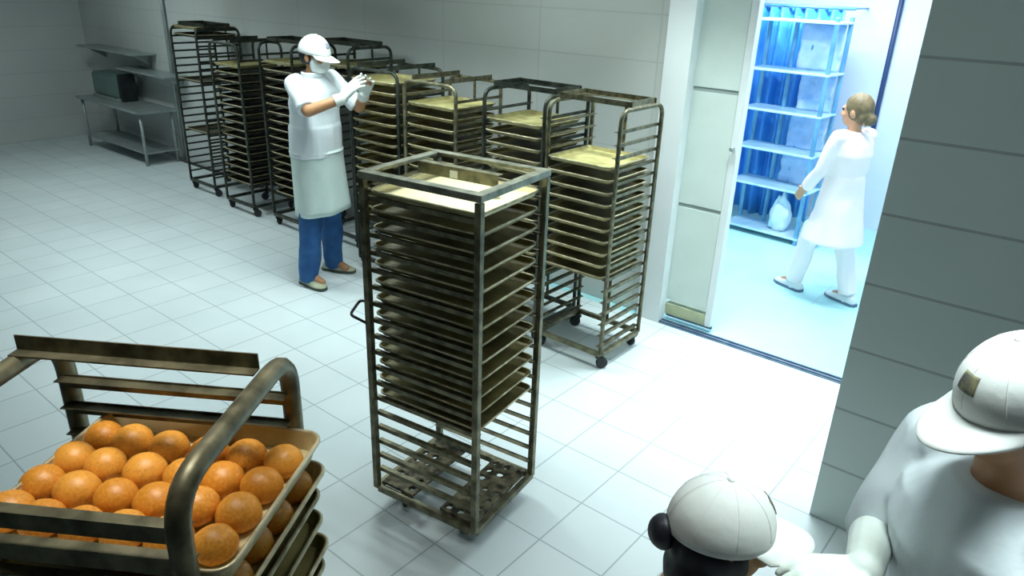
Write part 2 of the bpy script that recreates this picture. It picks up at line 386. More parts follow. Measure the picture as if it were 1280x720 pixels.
def make_rack(label, x, y, rz, W, D, H, style, slots, trays, raildesc, steel='steel_shaded', topsteel=None, zb=.10, tray_over=0.0,
              n_ledge=17, cat_group='bakery racks', inside_top='tray_top', plates_at=(-1, 1), plate_in=0, tube_r=.0125, square=False, tray_w=None, jit=.006, group=None, stop=True, cinset=.02, lk=1.0,
              ledge_steel=None, top_gap=.0, inside=None):
    """x, y = centre in tiles; W across the opening, D along the ledges (local y); slots = (z of top slot, pitch)"""
    t = thing('bakery_rack', label, 'rack', (x * T, y * T, 0), rz, cat_group)
    ts = topsteel or steel; r = tube_r; hx, hy = W / 2, D / 2
    if square:
        s = .013
        for sx in (-1, 1):
            for sy in (-1, 1):
                a, b = (sx * hx - s, sx * hx + s), (sy * hy - s, sy * hy + s)
                obj('post', bevel_box(a[0], a[1], b[0], b[1], zb, H - .028, .002, 1), M[steel], t)
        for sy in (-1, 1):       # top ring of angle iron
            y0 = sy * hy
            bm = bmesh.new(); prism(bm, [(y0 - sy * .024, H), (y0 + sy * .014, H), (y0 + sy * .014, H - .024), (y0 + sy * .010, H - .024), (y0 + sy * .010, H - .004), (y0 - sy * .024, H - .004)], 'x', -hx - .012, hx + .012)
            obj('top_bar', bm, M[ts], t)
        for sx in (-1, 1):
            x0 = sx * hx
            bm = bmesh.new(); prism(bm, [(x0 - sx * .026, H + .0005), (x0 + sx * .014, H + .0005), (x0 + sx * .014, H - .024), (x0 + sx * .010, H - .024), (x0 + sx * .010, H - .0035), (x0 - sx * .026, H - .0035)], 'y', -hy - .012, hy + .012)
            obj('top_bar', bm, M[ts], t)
    else:
        rb = .075
        for s in (-1, 1):
            if style == 'side':
                path = fillet([(s * hx, -hy, zb), (s * hx, -hy, H), (s * hx, hy, H), (s * hx, hy, zb)], rb, 7)
            else:
                path = fillet([(-hx, s * hy, zb), (-hx, s * hy, H), (hx, s * hy, H), (hx, s * hy, zb)], rb, 7)
            bm = bmesh.new(); tube(bm, path, r, 10); obj('tube_frame', bm, M[steel], t, smooth=True)
        # angle plates over the top
        ang = lambda c, q: [(c, H + .030), (c + q * .003, H + .030), (c + q * .003, H + .003), (c + q * .026, H + .003), (c + q * .026, H), (c, H)]
        if style == 'side':
            for s in (-1, 1):
                bm = bmesh.new(); prism(bm, [(u, v + r - .002) for u, v in ang(s * (hy - rb - .015), -s)], 'x', -hx - .006, hx + .006); obj('top_bar', bm, M[ts], t)
            for s in (-1, 1):
                bm = bmesh.new(); prism(bm, [(u, v + r + .001) for u, v in ang(s * (hx - .004), -s)], 'y', -hy + rb + .02, hy - rb - .02); obj('top_plate', bm, M[ts], t)
        else:
            for s in plates_at:
                bm = bmesh.new(); prism(bm, [(u, v + r - .002) for u, v in ang(s * (hx - rb - .012), -s)], 'y', -hy + plate_in - .008, hy + .008); obj('top_plate', bm, M[ts], t)
    # ledges
    def ledge(sgn):
        def f():
            bm = bmesh.new(); w_ = .024
            prism(bm, [(0, .004), (-sgn * .002, .004), (-sgn * .002, .004 - .018 * lk), (0, .004 - .018 * lk)][::1], 'y', -hy, hy)
            prism(bm, [(-sgn * .002, 0), (-sgn * w_, 0), (-sgn * w_, -.002), (-sgn * .002, -.002)], 'y', -hy, hy)
            return mesh_of(bm, 'ledge')
        return f
    z0, pitch = slots
    off = .014
    for i in range(n_ledge):
        z = z0 - i * pitch
        if z < zb + .03: break
        for s in (-1, 1):
            link('ledge', cached(('ledge', s, round(D, 3), ledge_steel or steel, lk), ledge(s)), M[ledge_steel or steel], t, (s * (hx - off), 0, z))
    # bottom frame
    for s in (-1, 1):
        bm = bmesh.new(); box(bm, -hx, hx, s * hy - .0125, s * hy + .0125, zb - .012, zb + .014); obj('base_bar', bm, M[steel], t)
        bm = bmesh.new(); box(bm, s * hx - .0125, s * hx + .0125, -hy + .0125, hy - .0125, zb - .012, zb + .014); obj('base_bar', bm, M[steel], t)
    if stop and not square:
        bm = bmesh.new(); box(bm, -.009, .009, hy - .004, hy + .004, zb, H - (.0 if style == 'front' else .04)); obj('tray_stop', bm, M[steel], t)
    k = 0
    for sx in (-1, 1):
        for sy in (-1, 1):
            caster(t, sx * (hx - cinset), sy * (hy - cinset), zb - .012, 'black', [.4, 2.2, -.8, 1.4][k]); k += 1
    # the trays it carries, each its own thing
    tw = tray_w or (W - 2 * off - .012)
    base = Matrix.Translation((x * T, y * T, 0)) @ Matrix.Rotation(rz, 4, 'Z')
    n = len(trays)
    for j, i in enumerate(trays):
        z = z0 - i * pitch + .0004
        dy = -tray_over + random.uniform(-jit, jit)
        mt = base @ Matrix.Translation((random.uniform(-.003, .003), dy, z)) @ Matrix.Rotation(R(random.uniform(-.25, .25)), 4, 'Z')
        pos = ORD[j] if j < n - 1 or n < 3 else 'bottom'
        lab = (f'dark metal baking tray, {pos} in {raildesc}' if j else f'{"pale floured" if inside_top == "cream" else "olive-stained"} baking tray on top of the stack in {raildesc}')
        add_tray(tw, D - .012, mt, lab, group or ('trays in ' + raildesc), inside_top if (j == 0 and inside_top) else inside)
    return t
P = .23 * T
LR = list(range
          (0, 30))
make_rack('tube-topped steel rack of trays beside the doorway, lower slots empty', -2.76, 5.2, 0, 1.52 * T, 1.42 * T, 4.98 * T, 'side', (4.62 * T, P),
          LR[3:13], 'the rack beside the doorway', 'steel', zb=.33 * T, tray_over=.035, n_ledge=19, group='trays in the rack beside the doorway')
make_rack('steel rack of trays directly left of the rack beside the doorway', -4.45, 5.3, 0, 1.5 * T, 1.42 * T, 5.0 * T, 'side', (4.62 * T, P),
          LR[1:15], 'the second rack from the doorway', 'steel_shaded', zb=.33 * T, tray_over=.02, group='trays in the second rack from the doorway')
make_rack('steel rack with a rounded front tube, third from the doorway', -6.85, 5.4, 0, 1.55 * T, 1.42 * T, 4.92 * T, 'front', (4.62 * T, P),
          LR[1:15], 'the third rack from the doorway', 'steel', zb=.33 * T, tray_over=.01, group='trays in the third rack from the doorway')
make_rack('full steel rack of trays at the masked worker\'s hands', -8.75, 5.5, 0, 1.6 * T, 1.42 * T, 5.0 * T, 'front', (4.70 * T, P),
          LR[0:15], 'the rack at the masked worker\'s hands', 'steel_shaded', zb=.33 * T, tray_over=.03, group='trays in the rack at the worker\'s hands')
make_rack('dark rack close behind the masked worker, topped with trays coloured as in shade', -11.4, 6.3, 0, 1.5 * T, 1.42 * T, 5.28 * T, 'side', (5.0 * T, P),
          LR[1:3], 'the rack behind the masked worker', 'steel_shaded', zb=.33 * T, group='trays in the rack behind the worker', inside='tray_shaded')
make_rack('dark rack half hidden by the masked worker\'s left-hand side', -13.35, 6.0, 0, 1.5 * T, 1.42 * T, 5.2 * T, 'side', (4.9 * T, P),
          LR[1:18], 'the rack left of the masked worker', 'steel_shaded', zb=.33 * T, group='trays in the rack left of the worker', inside='tray_shaded')
make_rack('dark rack with a pale curved tube frame and a full stack of trays', -15.85, 5.95, 0, 1.5 * T, 1.42 * T, 5.05 * T, 'front', (4.62 * T, P),
          LR[1:17], 'the rack with the pale curved tube', 'steel_shaded', zb=.33 * T, group='trays in the rack with the pale curved tube', inside='tray_shaded')
make_rack('leftmost rack, tall and dark with mostly empty slots', -18.7, 6.3, 0, 1.55 * T, 1.45 * T, 5.3 * T, 'side', (5.25 * T, P),
          [0, 1, 7, 14], 'the leftmost rack', 'steel_shaded', zb=.33 * T, tray_over=.0, n_ledge=22, group='trays in the leftmost rack', inside='tray_shaded')

# the square-framed rack in the middle of the floor: ledges run along its long side, trays go in from the ends
ca = R(7.8)
cx, cy = -1.42, -.16
cr = make_rack('square-framed steel rack of trays standing alone mid-floor', cx, cy, ca - math.pi / 2 + math.pi, 1.44 * T, 1.66 * T, 4.86 * T, 'side', (4.54 * T, P),
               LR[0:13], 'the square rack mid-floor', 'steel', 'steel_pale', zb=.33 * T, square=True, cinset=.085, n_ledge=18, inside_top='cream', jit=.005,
               group='trays in the square rack mid-floor')
cr.name = 'bakery_rack'
W_, D_ = 1.44 * T, 1.66 * T
# local frame here: +y points to the left end (-X), +x to the far side... rotated by ca+90
def plank(x0, x1, y0, y1, z, th, nx, ny, hole):
    bm = bmesh.new()
    X = lambda i: x0 + (x1 - x0) * i / nx; Y = lambda j: y0 + (y1 - y0) * j / ny
    for i in range(nx):
        for j in range(ny):
            xa, xb, ya, yb = X(i), X(i + 1), Y(j), Y(j + 1); c = V(((xa + xb) / 2, (ya + yb) / 2, z)); xm, ym = c.x, c.y
            outer = [(xb, ym), (xb, yb), (xm, yb), (xa, yb), (xa, ym), (xa, ya), (xm, ya), (xb, ya)]
            O = [bm.verts.new((p[0], p[1], z)) for p in outer]
            r_ = hole * random.uniform(.75, 1.15)
            I = [bm.verts.new((xm + r_ * math.cos(k * math.pi / 4) * random.uniform(.85, 1.1), ym + r_ * math.sin(k * math.pi / 4) * random.uniform(.85, 1.1), z)) for k in range(8)]
            for k in range(8): bm.faces.new((O[k], O[(k + 1) % 8], I[(k + 1) % 8], I[k]))
            if random.random() < .3: bm.faces.new(I)
    bmesh.ops.remove_doubles(bm, verts=bm.verts[:], dist=1e-5)
    ret = bmesh.ops.extrude_face_region(bm, geom=bm.faces[:])
    for g in ret['geom']:
        if isinstance(g, bmesh.types.BMVert): g.co.z += th
    for v in bm.verts: v.co.z += noise.noise(v.co * 40) * .004
    return bm
zb = .33 * T
for s in (-1, 1):
    ya, yb = sorted((s * (D_ / 2 - .015), s * (D_ / 2 - .185)))
    o = obj('base_plate', plank(-W_ / 2 + .014, W_ / 2 - .014, ya, yb, zb + .014, .014, 7, 3, .017), M['crust'], cr)
    o['label'] = 'crusted brown perforated base plate'
# loose angle piece and tagged crossbar in the top ring
H_ = 4.86 * T
bm = bmesh.new(); xx = W_ * .10
prism(bm, [(xx, H_ - .005), (xx + .035, H_ - .005), (xx + .035, H_ - .009), (xx + .004, H_ - .009), (xx + .004, H_ - .05), (xx, H_ - .05)], 'y', -D_ * .30, D_ * .42)
obj('top_angle', bm, M['steel'], cr)
bm = bmesh.new(); box(bm, -W_ / 2 + .01, W_ / 2 - .01, D_ * .43 - .012, D_ * .43 + .012, H_ - .052, H_ - .048); obj('cross_bar', bm, M['steel'], cr)
bm = bmesh.new(); box(bm, xx - .003, xx - .0005, D_ * .05, D_ * .05 + .035, H_ - .046, H_ - .018); obj('name_tag', bm, M['tag'], cr)
bm = bmesh.new(); tube(bm, fillet([(-W_ / 2 + .03, D_ / 2 + .01, 3.14 * T), (-W_ / 2 + .07, D_ / 2 + .115, 3.02 * T), (-W_ / 2 - .005, D_ / 2 + .10, 2.92 * T), (-W_ / 2 - .005, D_ / 2 + .012, 2.88 * T)], .02, 4), .006, 8)
obj('handle', bm, M['black'], cr, smooth=True)

# ------------------------------------------------------------------ the cart of buns, nearest the camera
ba = R(30)
LX = V((math.cos(ba), math.sin(ba), 0)); LY = V((-math.sin(ba), math.cos(ba), 0))
O0 = V((1.33, -4.17, 0)) * T                # back right corner of its top tray
tw, tl = 1.15 * T, 1.55 * T
rk = R(34); RX_, RY_ = V((math.cos(rk), math.sin(rk), 0)), V((-math.sin(rk), math.cos(rk), 0))
cc = O0 + RX_ * (-.22 * T - 1.42 * T / 2) + RY_ * (-tw / 2 + .004)
Wc = tw + 2 * .014 + .012
zt = 4.30 * T - .006
make_rack('steel bun cart with a bent tube frame nearest the camera', cc.x / T, cc.y / T, rk + math.pi / 2, Wc, 1.42 * T, 4.90 * T, 'front', (zt + 2 * .058, .058),
          [], 'the bun cart', 'steel', plates_at=(1,), plate_in=.02, tube_r=.0175, lk=1.6, zb=.33 * T, n_ledge=22, tray_w=tw, stop=False)
tc_ = O0 - LX * (1.42 * T / 2 - .006) - LY * (tw / 2)
base = Matrix.Translation((tc_.x, tc_.y, 0)) @ Matrix.Rotation(ba + R(1) + math.pi / 2, 4, 'Z')
z0c, pc = zt + 2 * .058, .058
for j, i in enumerate(range(2, 11)):
    z = z0c - (i) * pc + .0004
    ov = 0 if j == 0 else random.uniform(-.012, .006)
    mt = base @ Matrix.Translation((0, -ov, z))
    lab = 'pale baking tray of orange buns on top of the bun cart' if j == 0 else (
        'dark-edged second tray of buns in the bun cart' if j == 1 else f'dark baking tray, {ORD[j]} from the top in the bun cart')
    add_tray(tw, 1.42 * T - .012, mt, lab, 'trays in the bun cart', 'tray_pale' if j < 2 else 'tray_in', .040 if j == 0 else .03)
    if j == 0: ztop = z
def bun_mesh(seed):
    bm = bmesh.new(); bmesh.ops.create_uvsphere(bm, u_segments=28, v_segments=18, radius=1)
    for v in bm.verts:
        c = v.co; n_ = noise.noise(c * 1.6 + V((seed * 9, 0, 0))) * .05
        s = 1 + n_
        z = c.z * (.93 if c.z > 0 else .68)
        v.co = V((c.x * s, c.y * s, max(z, -.5)))
    bm.verts.ensure_lookup_table()
    return mesh_of(bm, 'bun', True)
BM = [bun_mesh(k) for k in range(4)]
rb_ = .116 * T
ends = ['at the open end', 'second from the open end', 'third from the open end', 'fourth from the open end', 'fifth from the open end', 'sixth from the open end']
rowsn = ['far row', 'row next to the far', 'row next to the near', 'near row']
def put_buns(ztray, which, xs, ys, jig):
    for r_, yy in enumerate(ys):
        for c_, xx_ in enumerate(xs):
            xl = xx_ + jig[(r_ * 7 + c_ * 3) % len(jig)] - (.012 * r_ if which == 'top' else 0)
            yl = yy + jig[(r_ * 5 + c_ * 2 + 1) % len(jig)]
            p = O0 + LX * (xl * T) + LY * (yl * T)
            k = random.uniform(.95, 1.05)
            o = link('bun', BM[(r_ + c_) % 4], M['bun']); o.location = (p.x, p.y, ztray + .0028 + .5 * rb_ * k)
            o.scale = (rb_ * k,) * 3; o.rotation_euler = (0, 0, random.uniform(0, 6))
            tag(o, f'orange bun on the {which} tray, {rowsn[r_]}, {ends[c_]}', 'bun', f'buns on the {which} tray')
put_buns(ztop, 'top', [-.155, -.39, -.625, -.86, -1.095, -1.30], [-.24, -.468, -.695, -.925], [0, .008, -.008, .006, -.005])
put_buns(ztop - pc, 'second', [-.13, -.37, -.61], [-.225, -.465, -.705, -.945], [0, .012, -.01, .008])

# ------------------------------------------------------------------ people
def head_body(bm, mt, nose=True):
    def E(c, r_): 
        b = bmesh.new(); ellipsoid(b, c, r_); 
        for v in b.verts: v.co = mt @ v.co
        me = bpy.data.meshes.new('t'); b.to_mesh(me); b.free(); bm.from_mesh(me); bpy.data.meshes.remove(me)
    E((0, -.008, .012), (.076, .096, .100)); E((0, .022, -.052), (.056, .068, .062)); E((0, .052, -.085), (.030, .030, .024))
    E((0, .096, -.018), (.011, .014, .022)); E((0, .104, -.030), (.015, .012, .010))
    E((0, .083, -.060), (.022, .012, .006)); E((0, .080, -.072), (.020, .012, .007))
    for s in (-1, 1):
        E((s * .078, -.012, -.012), (.010, .020, .032)); E((s * .032, .080, .020), (.024, .012, .008)); E((s * .042, .062, -.03), (.024, .026, .022))
def eyes(parent, mt):
    for s in (-1, 1):
        bm = bmesh.new(); ellipsoid(bm, (s * .032, .082, .004), (.012, .010, .008), None, 12, 8)
        for v in bm.verts: v.co = mt @ v.co
        obj('eye', bm, M['eye'], parent, smooth=True)
def shell(c, r_, az, el, thick, mt, nu=24, nv=12, fn=None):
    """patch of an ellipsoid between azimuths (0 = forward +Y, turning to +X) and elevations, given thickness"""
    bm = bmesh.new(); L = [[], []]
    for k, t_ in enumerate((0, thick)):
        for j in range(nv + 1):
            e = R(el[0] + (el[1] - el[0]) * j / nv); row = []
            for i in range(nu + 1):
                a = R(az[0] + (az[1] - az[0]) * i / nu)
                d = V((math.sin(a) * math.cos(e), math.cos(a) * math.cos(e), math.sin(e)))
                p = V((d.x * (r_[0] + t_), d.y * (r_[1] + t_), d.z * (r_[2] + t_)))
                if fn: p = fn(p, a, e)
                row.append(bm.verts.new(mt @ (V(c) + p)))
            L[k].append(row)
    for k in (0, 1):
        for j in range(nv):
            for i in range(nu): bm.faces.new((L[k][j][i], L[k][j][i + 1], L[k][j + 1][i + 1], L[k][j + 1][i]))
    for j in range(nv):
        for i in (0, nu): bm.faces.new((L[0][j][i], L[0][j + 1][i], L[1][j + 1][i], L[1][j][i]))
    for i in range(nu):
        for j in (0, nv): bm.faces.new((L[0][j][i], L[0][j][i + 1], L[1][j][i + 1], L[1][j][i]))
    bmesh.ops.remove_doubles(bm, verts=bm.verts[:], dist=1e-5)
    return bm
def make_cap(parent, mt, m, logo=None, k=1.0, brim=.078):
    tilt = Matrix.Rotation(R(-6), 4, 'X')
    q = mt @ Matrix.Translation((0, -.006, .018)) @ tilt
    rx, ry, rz_ = .086 * k, .104 * k, .104 * k
    bm = shell((0, 0, 0), (rx, ry, rz_), (-180, 180), (-4, 90), .004, q, 40, 12)
    cp = obj('cap', bm, m, parent, smooth=True)
    # brim
    bm = bmesh.new(); nu, nv = 22, 6; L = []
    for t_ in (0, -.0035):
        g = []
        for j in range(nv + 1):
            row = []
            for i in range(nu + 1):
                a = R(-66 + 132 * i / nu); ext = brim * (math.cos(a * 1.22) ** .6 if math.cos(a * 1.22) > 0 else 0) * j / nv
                x_, y_ = (rx + .003) * math.sin(a), (ry + .003) * math.cos(a)
                z_ = -.004 - .26 * ext - 1.6 * x_ * x_ * (j / nv) + t_
                row.append(bm.verts.new(q @ V((x_ * (1 + .05 * j / nv), y_ + ext, z_))))
            g.append(row)
        L.append(g)
    for k_ in (0, 1):
        for j in range(nv):
            for i in range(nu): bm.faces.new((L[k_][j][i], L[k_][j][i + 1], L[k_][j + 1][i + 1], L[k_][j + 1][i]))
    for j in range(nv):
        for i in (0, nu): bm.faces.new((L[0][j][i], L[0][j + 1][i], L[1][j + 1][i], L[1][j][i]))
    for i in range(nu):
        for j in (0, nv): bm.faces.new((L[0][j][i], L[0][j][i + 1], L[1][j][i + 1], L[1][j][i]))
    obj('brim', bm, m, cp, smooth=True)
    bm = bmesh.new(); ellipsoid(bm, (0, 0, rz_ + .004), (.008, .008, .005), None, 12, 8)
    for v in bm.verts: v.co = q @ v.co
    obj('button', bm, m, cp, smooth=True)
    if logo:
        bm = shell((0, 0, 0), (rx, ry, rz_), (-13, 13), (24, 42), .0062, q, 12, 6); obj('emblem', bm, logo, cp, smooth=True)
    # stitched seams, four ridges over the crown
    bm = bmesh.new()
    for a in (0, 45, 90, 135):
        pts = []
        for e in range(6, 175, 8):
            ee = R(e); pts.append(q @ V(((rx + .0042) * math.cos(ee) * math.sin(R(a)), (ry + .0042) * math.cos(ee) * math.cos(R(a)), (rz_ + .0042) * math.sin(ee))))
        tube(bm, pts, .0007, 5)
    obj('seam', bm, m, cp, smooth=True)
    return cp
def hand(bm, w_, d, palm_n, side, curl=.5, spread=.1, s=1.0):
    """five fingers on a palm: w_ wrist, d direction of the fingers, palm_n out of the palm, side = towards the thumb"""
    w_, d, n_, t_ = V(w_), V(d).normalized(), V(palm_n), V(side)
    n_ = (n_ - d * n_.dot(d)).normalized(); t_ = d.cross(n_) * (1 if d.cross(n_).dot(t_) > 0 else -1)
    for k in range(4):
        o_ = (1.5 - k) * .020 * s
        capsule(bm, w_ + t_ * o_ * .55 + d * .008, .014 * s, w_ + d * .088 * s + t_ * o_, .0125 * s)
    for k, ln in enumerate((.078, .088, .082, .062)):
        o_ = (1.5 - k) * .020 * s; p = w_ + d * .09 * s + t_ * o_; dd = (d + t_ * (1.5 - k) * spread).normalized(); a = 0
        pts = [p]; rr = [.0105 * s]
        for q_, f in ((.45, .35), (.32, .8), (.23, 1.2)):
            a2 = curl * f * (1 + .12 * k); v_ = dd * math.cos(a2) + n_ * math.sin(a2); pts.append(pts[-1] + v_ * ln * q_ * s); rr.append(rr[-1] - .0012 * s)
        chain(bm, pts, rr)
    p = w_ + d * .022 * s + t_ * .026 * s
    chain(bm, [p, p + (d * .6 + t_ * .75 + n_ * .3).normalized() * .04 * s, p + (d * .75 + t_ * .55 + n_ * .45).normalized() * .072 * s, p + (d * .85 + t_ * .3 + n_ * .6).normalized() * .094 * s], [.0145 * s, .0125 * s, .011 * s, .009 * s])
def shoe(parent, p, yaw, m, sole):
    mt = Matrix.Translation(V(p)) @ Matrix.Rotation(yaw, 4, 'Z')
    bm = bmesh.new()
    rings = []
    for y_, w_, h_ in ((-.085, .022, .035), (-.075, .036, .07), (-.03, .04, .085), (.03, .044, .075), (.08, .049, .058), (.13, .047, .046), (.165, .034, .036), (.178, .016, .026)):
        rings.append([mt @ V((w_ * math.cos(a) * (1 if math.sin(a) >= 0 else 1.02), y_, .018 + (h_ - .018) * max(0, math.sin(a)) ** .8 + (-.012 if math.sin(a) < 0 else 0))) for a in [2 * math.pi * k / 16 for k in range(16)]])
    loft(bm, rings); so = fuse('shoe', bm, m, parent, .006, 2)
    bm = bmesh.new(); out = [(-.02, -.092), (.02, -.092), (.038, -.07), (.042, 0), (.052, .08), (.047, .14), (.028, .178), (0, .186), (-.03, .174), (-.05, .13), (-.052, .07), (-.041, 0), (-.038, -.07)]
    prism(bm, out, 'z', 0, .022)
    for v in bm.verts: v.co = mt @ v.co
    obj('sole', bm, sole, so)
def torso_rings(pel, che, nk, right, sc_=1.0, grow=0.0, wide=1.0, waist=0.0):
    """rings from hip to neck; pel, che, nk points, right = unit vector across the shoulders"""
    out = []
    pel, che, nk = V(pel), V(che), V(nk); rg = V(right).normalized()
    for c, rx, ry in ((pel + (che - pel) * -.12, .155, .11), (pel, .165 + waist * .6, .118 + waist), (pel + (che - pel) * .45, .145 + waist, .105 + waist), (pel + (che - pel) * .8, .165, .118), (che, .182, .122), (che + (nk - che) * .45, .175, .105), (che + (nk - che) * .75, .125, .082), (nk, .062, .060)):
        ax = (che - pel).normalized(); f = ax.cross(rg).normalized() * -1
        out.append(ell_ring(c, (rx * wide + grow) * sc_, (ry + grow) * sc_, 28, rg, f, 2.35))
    return out

# --- the masked worker in apron and jeans by the back racks (local: +Y the way he faces, +X his right)
mw = thing('person', 'man in white cap, face mask, white shirt, apron and blue jeans reaching to a rack', 'person', (-9.45 * T, 3.62 * T, 0), R(-76))
def man():
    h = Matrix.Translation((.0, .045, 1.615)) @ Matrix.Rotation(R(-4), 4, 'X') @ Matrix.Rotation(R(6), 4, 'Z')
    sh = {1: V((.185, .0, 1.455)), -1: V((-.185, .02, 1.455))}
    el = {1: V((.262, .175, 1.30)), -1: V((-.25, .19, 1.26))}
    wr = {1: V((.12, .34, 1.375)), -1: V((-.10, .35, 1.38))}
    hp = {1: V((.09, 0, .90)), -1: V((-.09, .02, .90))}
    kn = {1: V((.105, -.01, .49)), -1: V((-.145, -.03, .49))}
    an = {1: V((.12, -.06, .085)), -1: V((-.20, -.09, .085))}
    rg = V((1, 0, 0))
    bm = bmesh.new(); loft(bm, torso_rings((0, .0, .93), (0, .01, 1.32), (0, .02, 1.49), rg, 1, -.012))
    capsule(bm, (0, .015, 1.43), .056, (0, .04, 1.56), .054)
    head_body(bm, h)
    for s in (-1, 1):
        chain(bm, [sh[s], el[s], wr[s]], [.044, .040, .030]); chain(bm, [hp[s], kn[s], an[s]], [.08, .055, .038])
        capsule(bm, an[s], .036, an[s] + V((0, .12, -.045)), .03)
    for s in (-1, 1):
        hand(bm, wr[s], (wr[s] - el[s]).normalized() * .6 + V((-.1 * s, .30, .75)), V((-s * .8, .5, .2)), V((0, .2, 1)), .5, .10, .92)
    fuse('body', bm, M['skin'], mw, .0065, 2)
    eyes(mw, h)
    bm = bmesh.new(); loft(bm, torso_rings((0, .0, .99), (0, .01, 1.31), (0, .02, 1.48), rg, 1, .014, waist=.022)[1:])
    loft(bm, [ell_ring((0, .0, .955), .201, .166, 28, p=2.3), ell_ring((0, .0, 1.00), .197, .158, 28, p=2.3), ell_ring((0, .0, 1.16), .186, .150, 28, p=2.3)])
    for s in (-1, 1):
        capsule(bm, sh[s] + V((-s * .03, 0, -.01)), .058, sh[s] + V((-s * .005, 0, -.008)), .060); e_ = sh[s].lerp(el[s], .92); capsule(bm, sh[s] + V((-s * .005, 0, -.008)), .060, e_, .063, True, False)
    fuse('shirt', bm, M['cloth'], mw, .007, 3, .010, 11)
    bm = shell((0, .016, 1.496), (.074, .072, .05), (-205, 150), (-35, 12), .006, Matrix.Identity(4), 28, 4); obj('collar', bm, M['cloth'], mw, smooth=True)
    bm = bmesh.new()
    for s in (-1, 1): chain(bm, [hp[s] + V((0, 0, .03)), kn[s]], [.092, .080]); capsule(bm, kn[s], .080, an[s] + V((0, .005, -.045)), .072, True, False)
    ellipsoid(bm, (0, .01, .91), (.150, .105, .09))
    fuse('trousers', bm, M['jeans'], mw, .008, 3, .012, 14)
    bm = bmesh.new(); rings = []
    for t_ in range(13):
        z = 1.00 - .44 * t_ / 12; ring = []
        for k in range(40):
            a = 2 * math.pi * k / 40; fl = 1 + .05 * t_ / 12
            wv = .008 * math.sin(a * 7 + .6) * t_ / 12
            ring.append(V((-.012 * t_ / 12 + (.196 * fl + wv) * math.cos(a), .02 * t_ / 12 + (.162 * fl + wv + .012 * t_ / 12) * math.sin(a), z - .025 * math.sin(a + 2.2) * t_ / 12)))
        rings.append(ring)
    inner = [[V((p.x * .97, p.y * .97, p.z)) for p in r_] for r_ in rings[::-1]]
    loft(bm, rings + inner + [rings[0]], cap=False)
    bmesh.ops.remove_doubles(bm, verts=bm.verts[:], dist=1e-5)
    ap = obj('apron', bm, M['apron'], mw, smooth=True)
    bm = bmesh.new(); tube(bm, [V((.199 * math.cos(2 * math.pi * k / 40), .165 * math.sin(2 * math.pi * k / 40), .985)) for k in range(40)], .006, 6, closed=True); obj('apron_string', bm, M['apron'], ap, smooth=True)
    for s in (-1, 1):
        bm = bmesh.new(); hand(bm, wr[s], (wr[s] - el[s]).normalized() * .6 + V((-.1 * s, .30, .75)), V((-s * .8, .5, .2)), V((0, .2, 1)), .5, .10, 1.12)
        capsule(bm, wr[s].lerp(el[s], .22), .041, wr[s], .037, False, True)
        fuse('glove', bm, M['glove'], mw, .0045, 1)
        shoe(mw, an[s] * V((1, 1, 0)), R(-12 * s), M['shoe'], M['sole'])
    make_cap(mw, h, M['cap'], M['logo_pale'], 1.03)
    bm = shell((0, .012, -.045), (.071, .086, .072), (-92, 92), (-58, 40), .005, h, 24, 12); obj('face_mask', bm, M['mask'], mw, smooth=True)
    bm = shell((0, -.010, .008), (.079, .099, .098), (75, 285), (-38, 20), .006, h, 28, 8); obj('hair', bm, M['hair'], mw, smooth=True)
man(); mw.scale = (1.025,) * 3

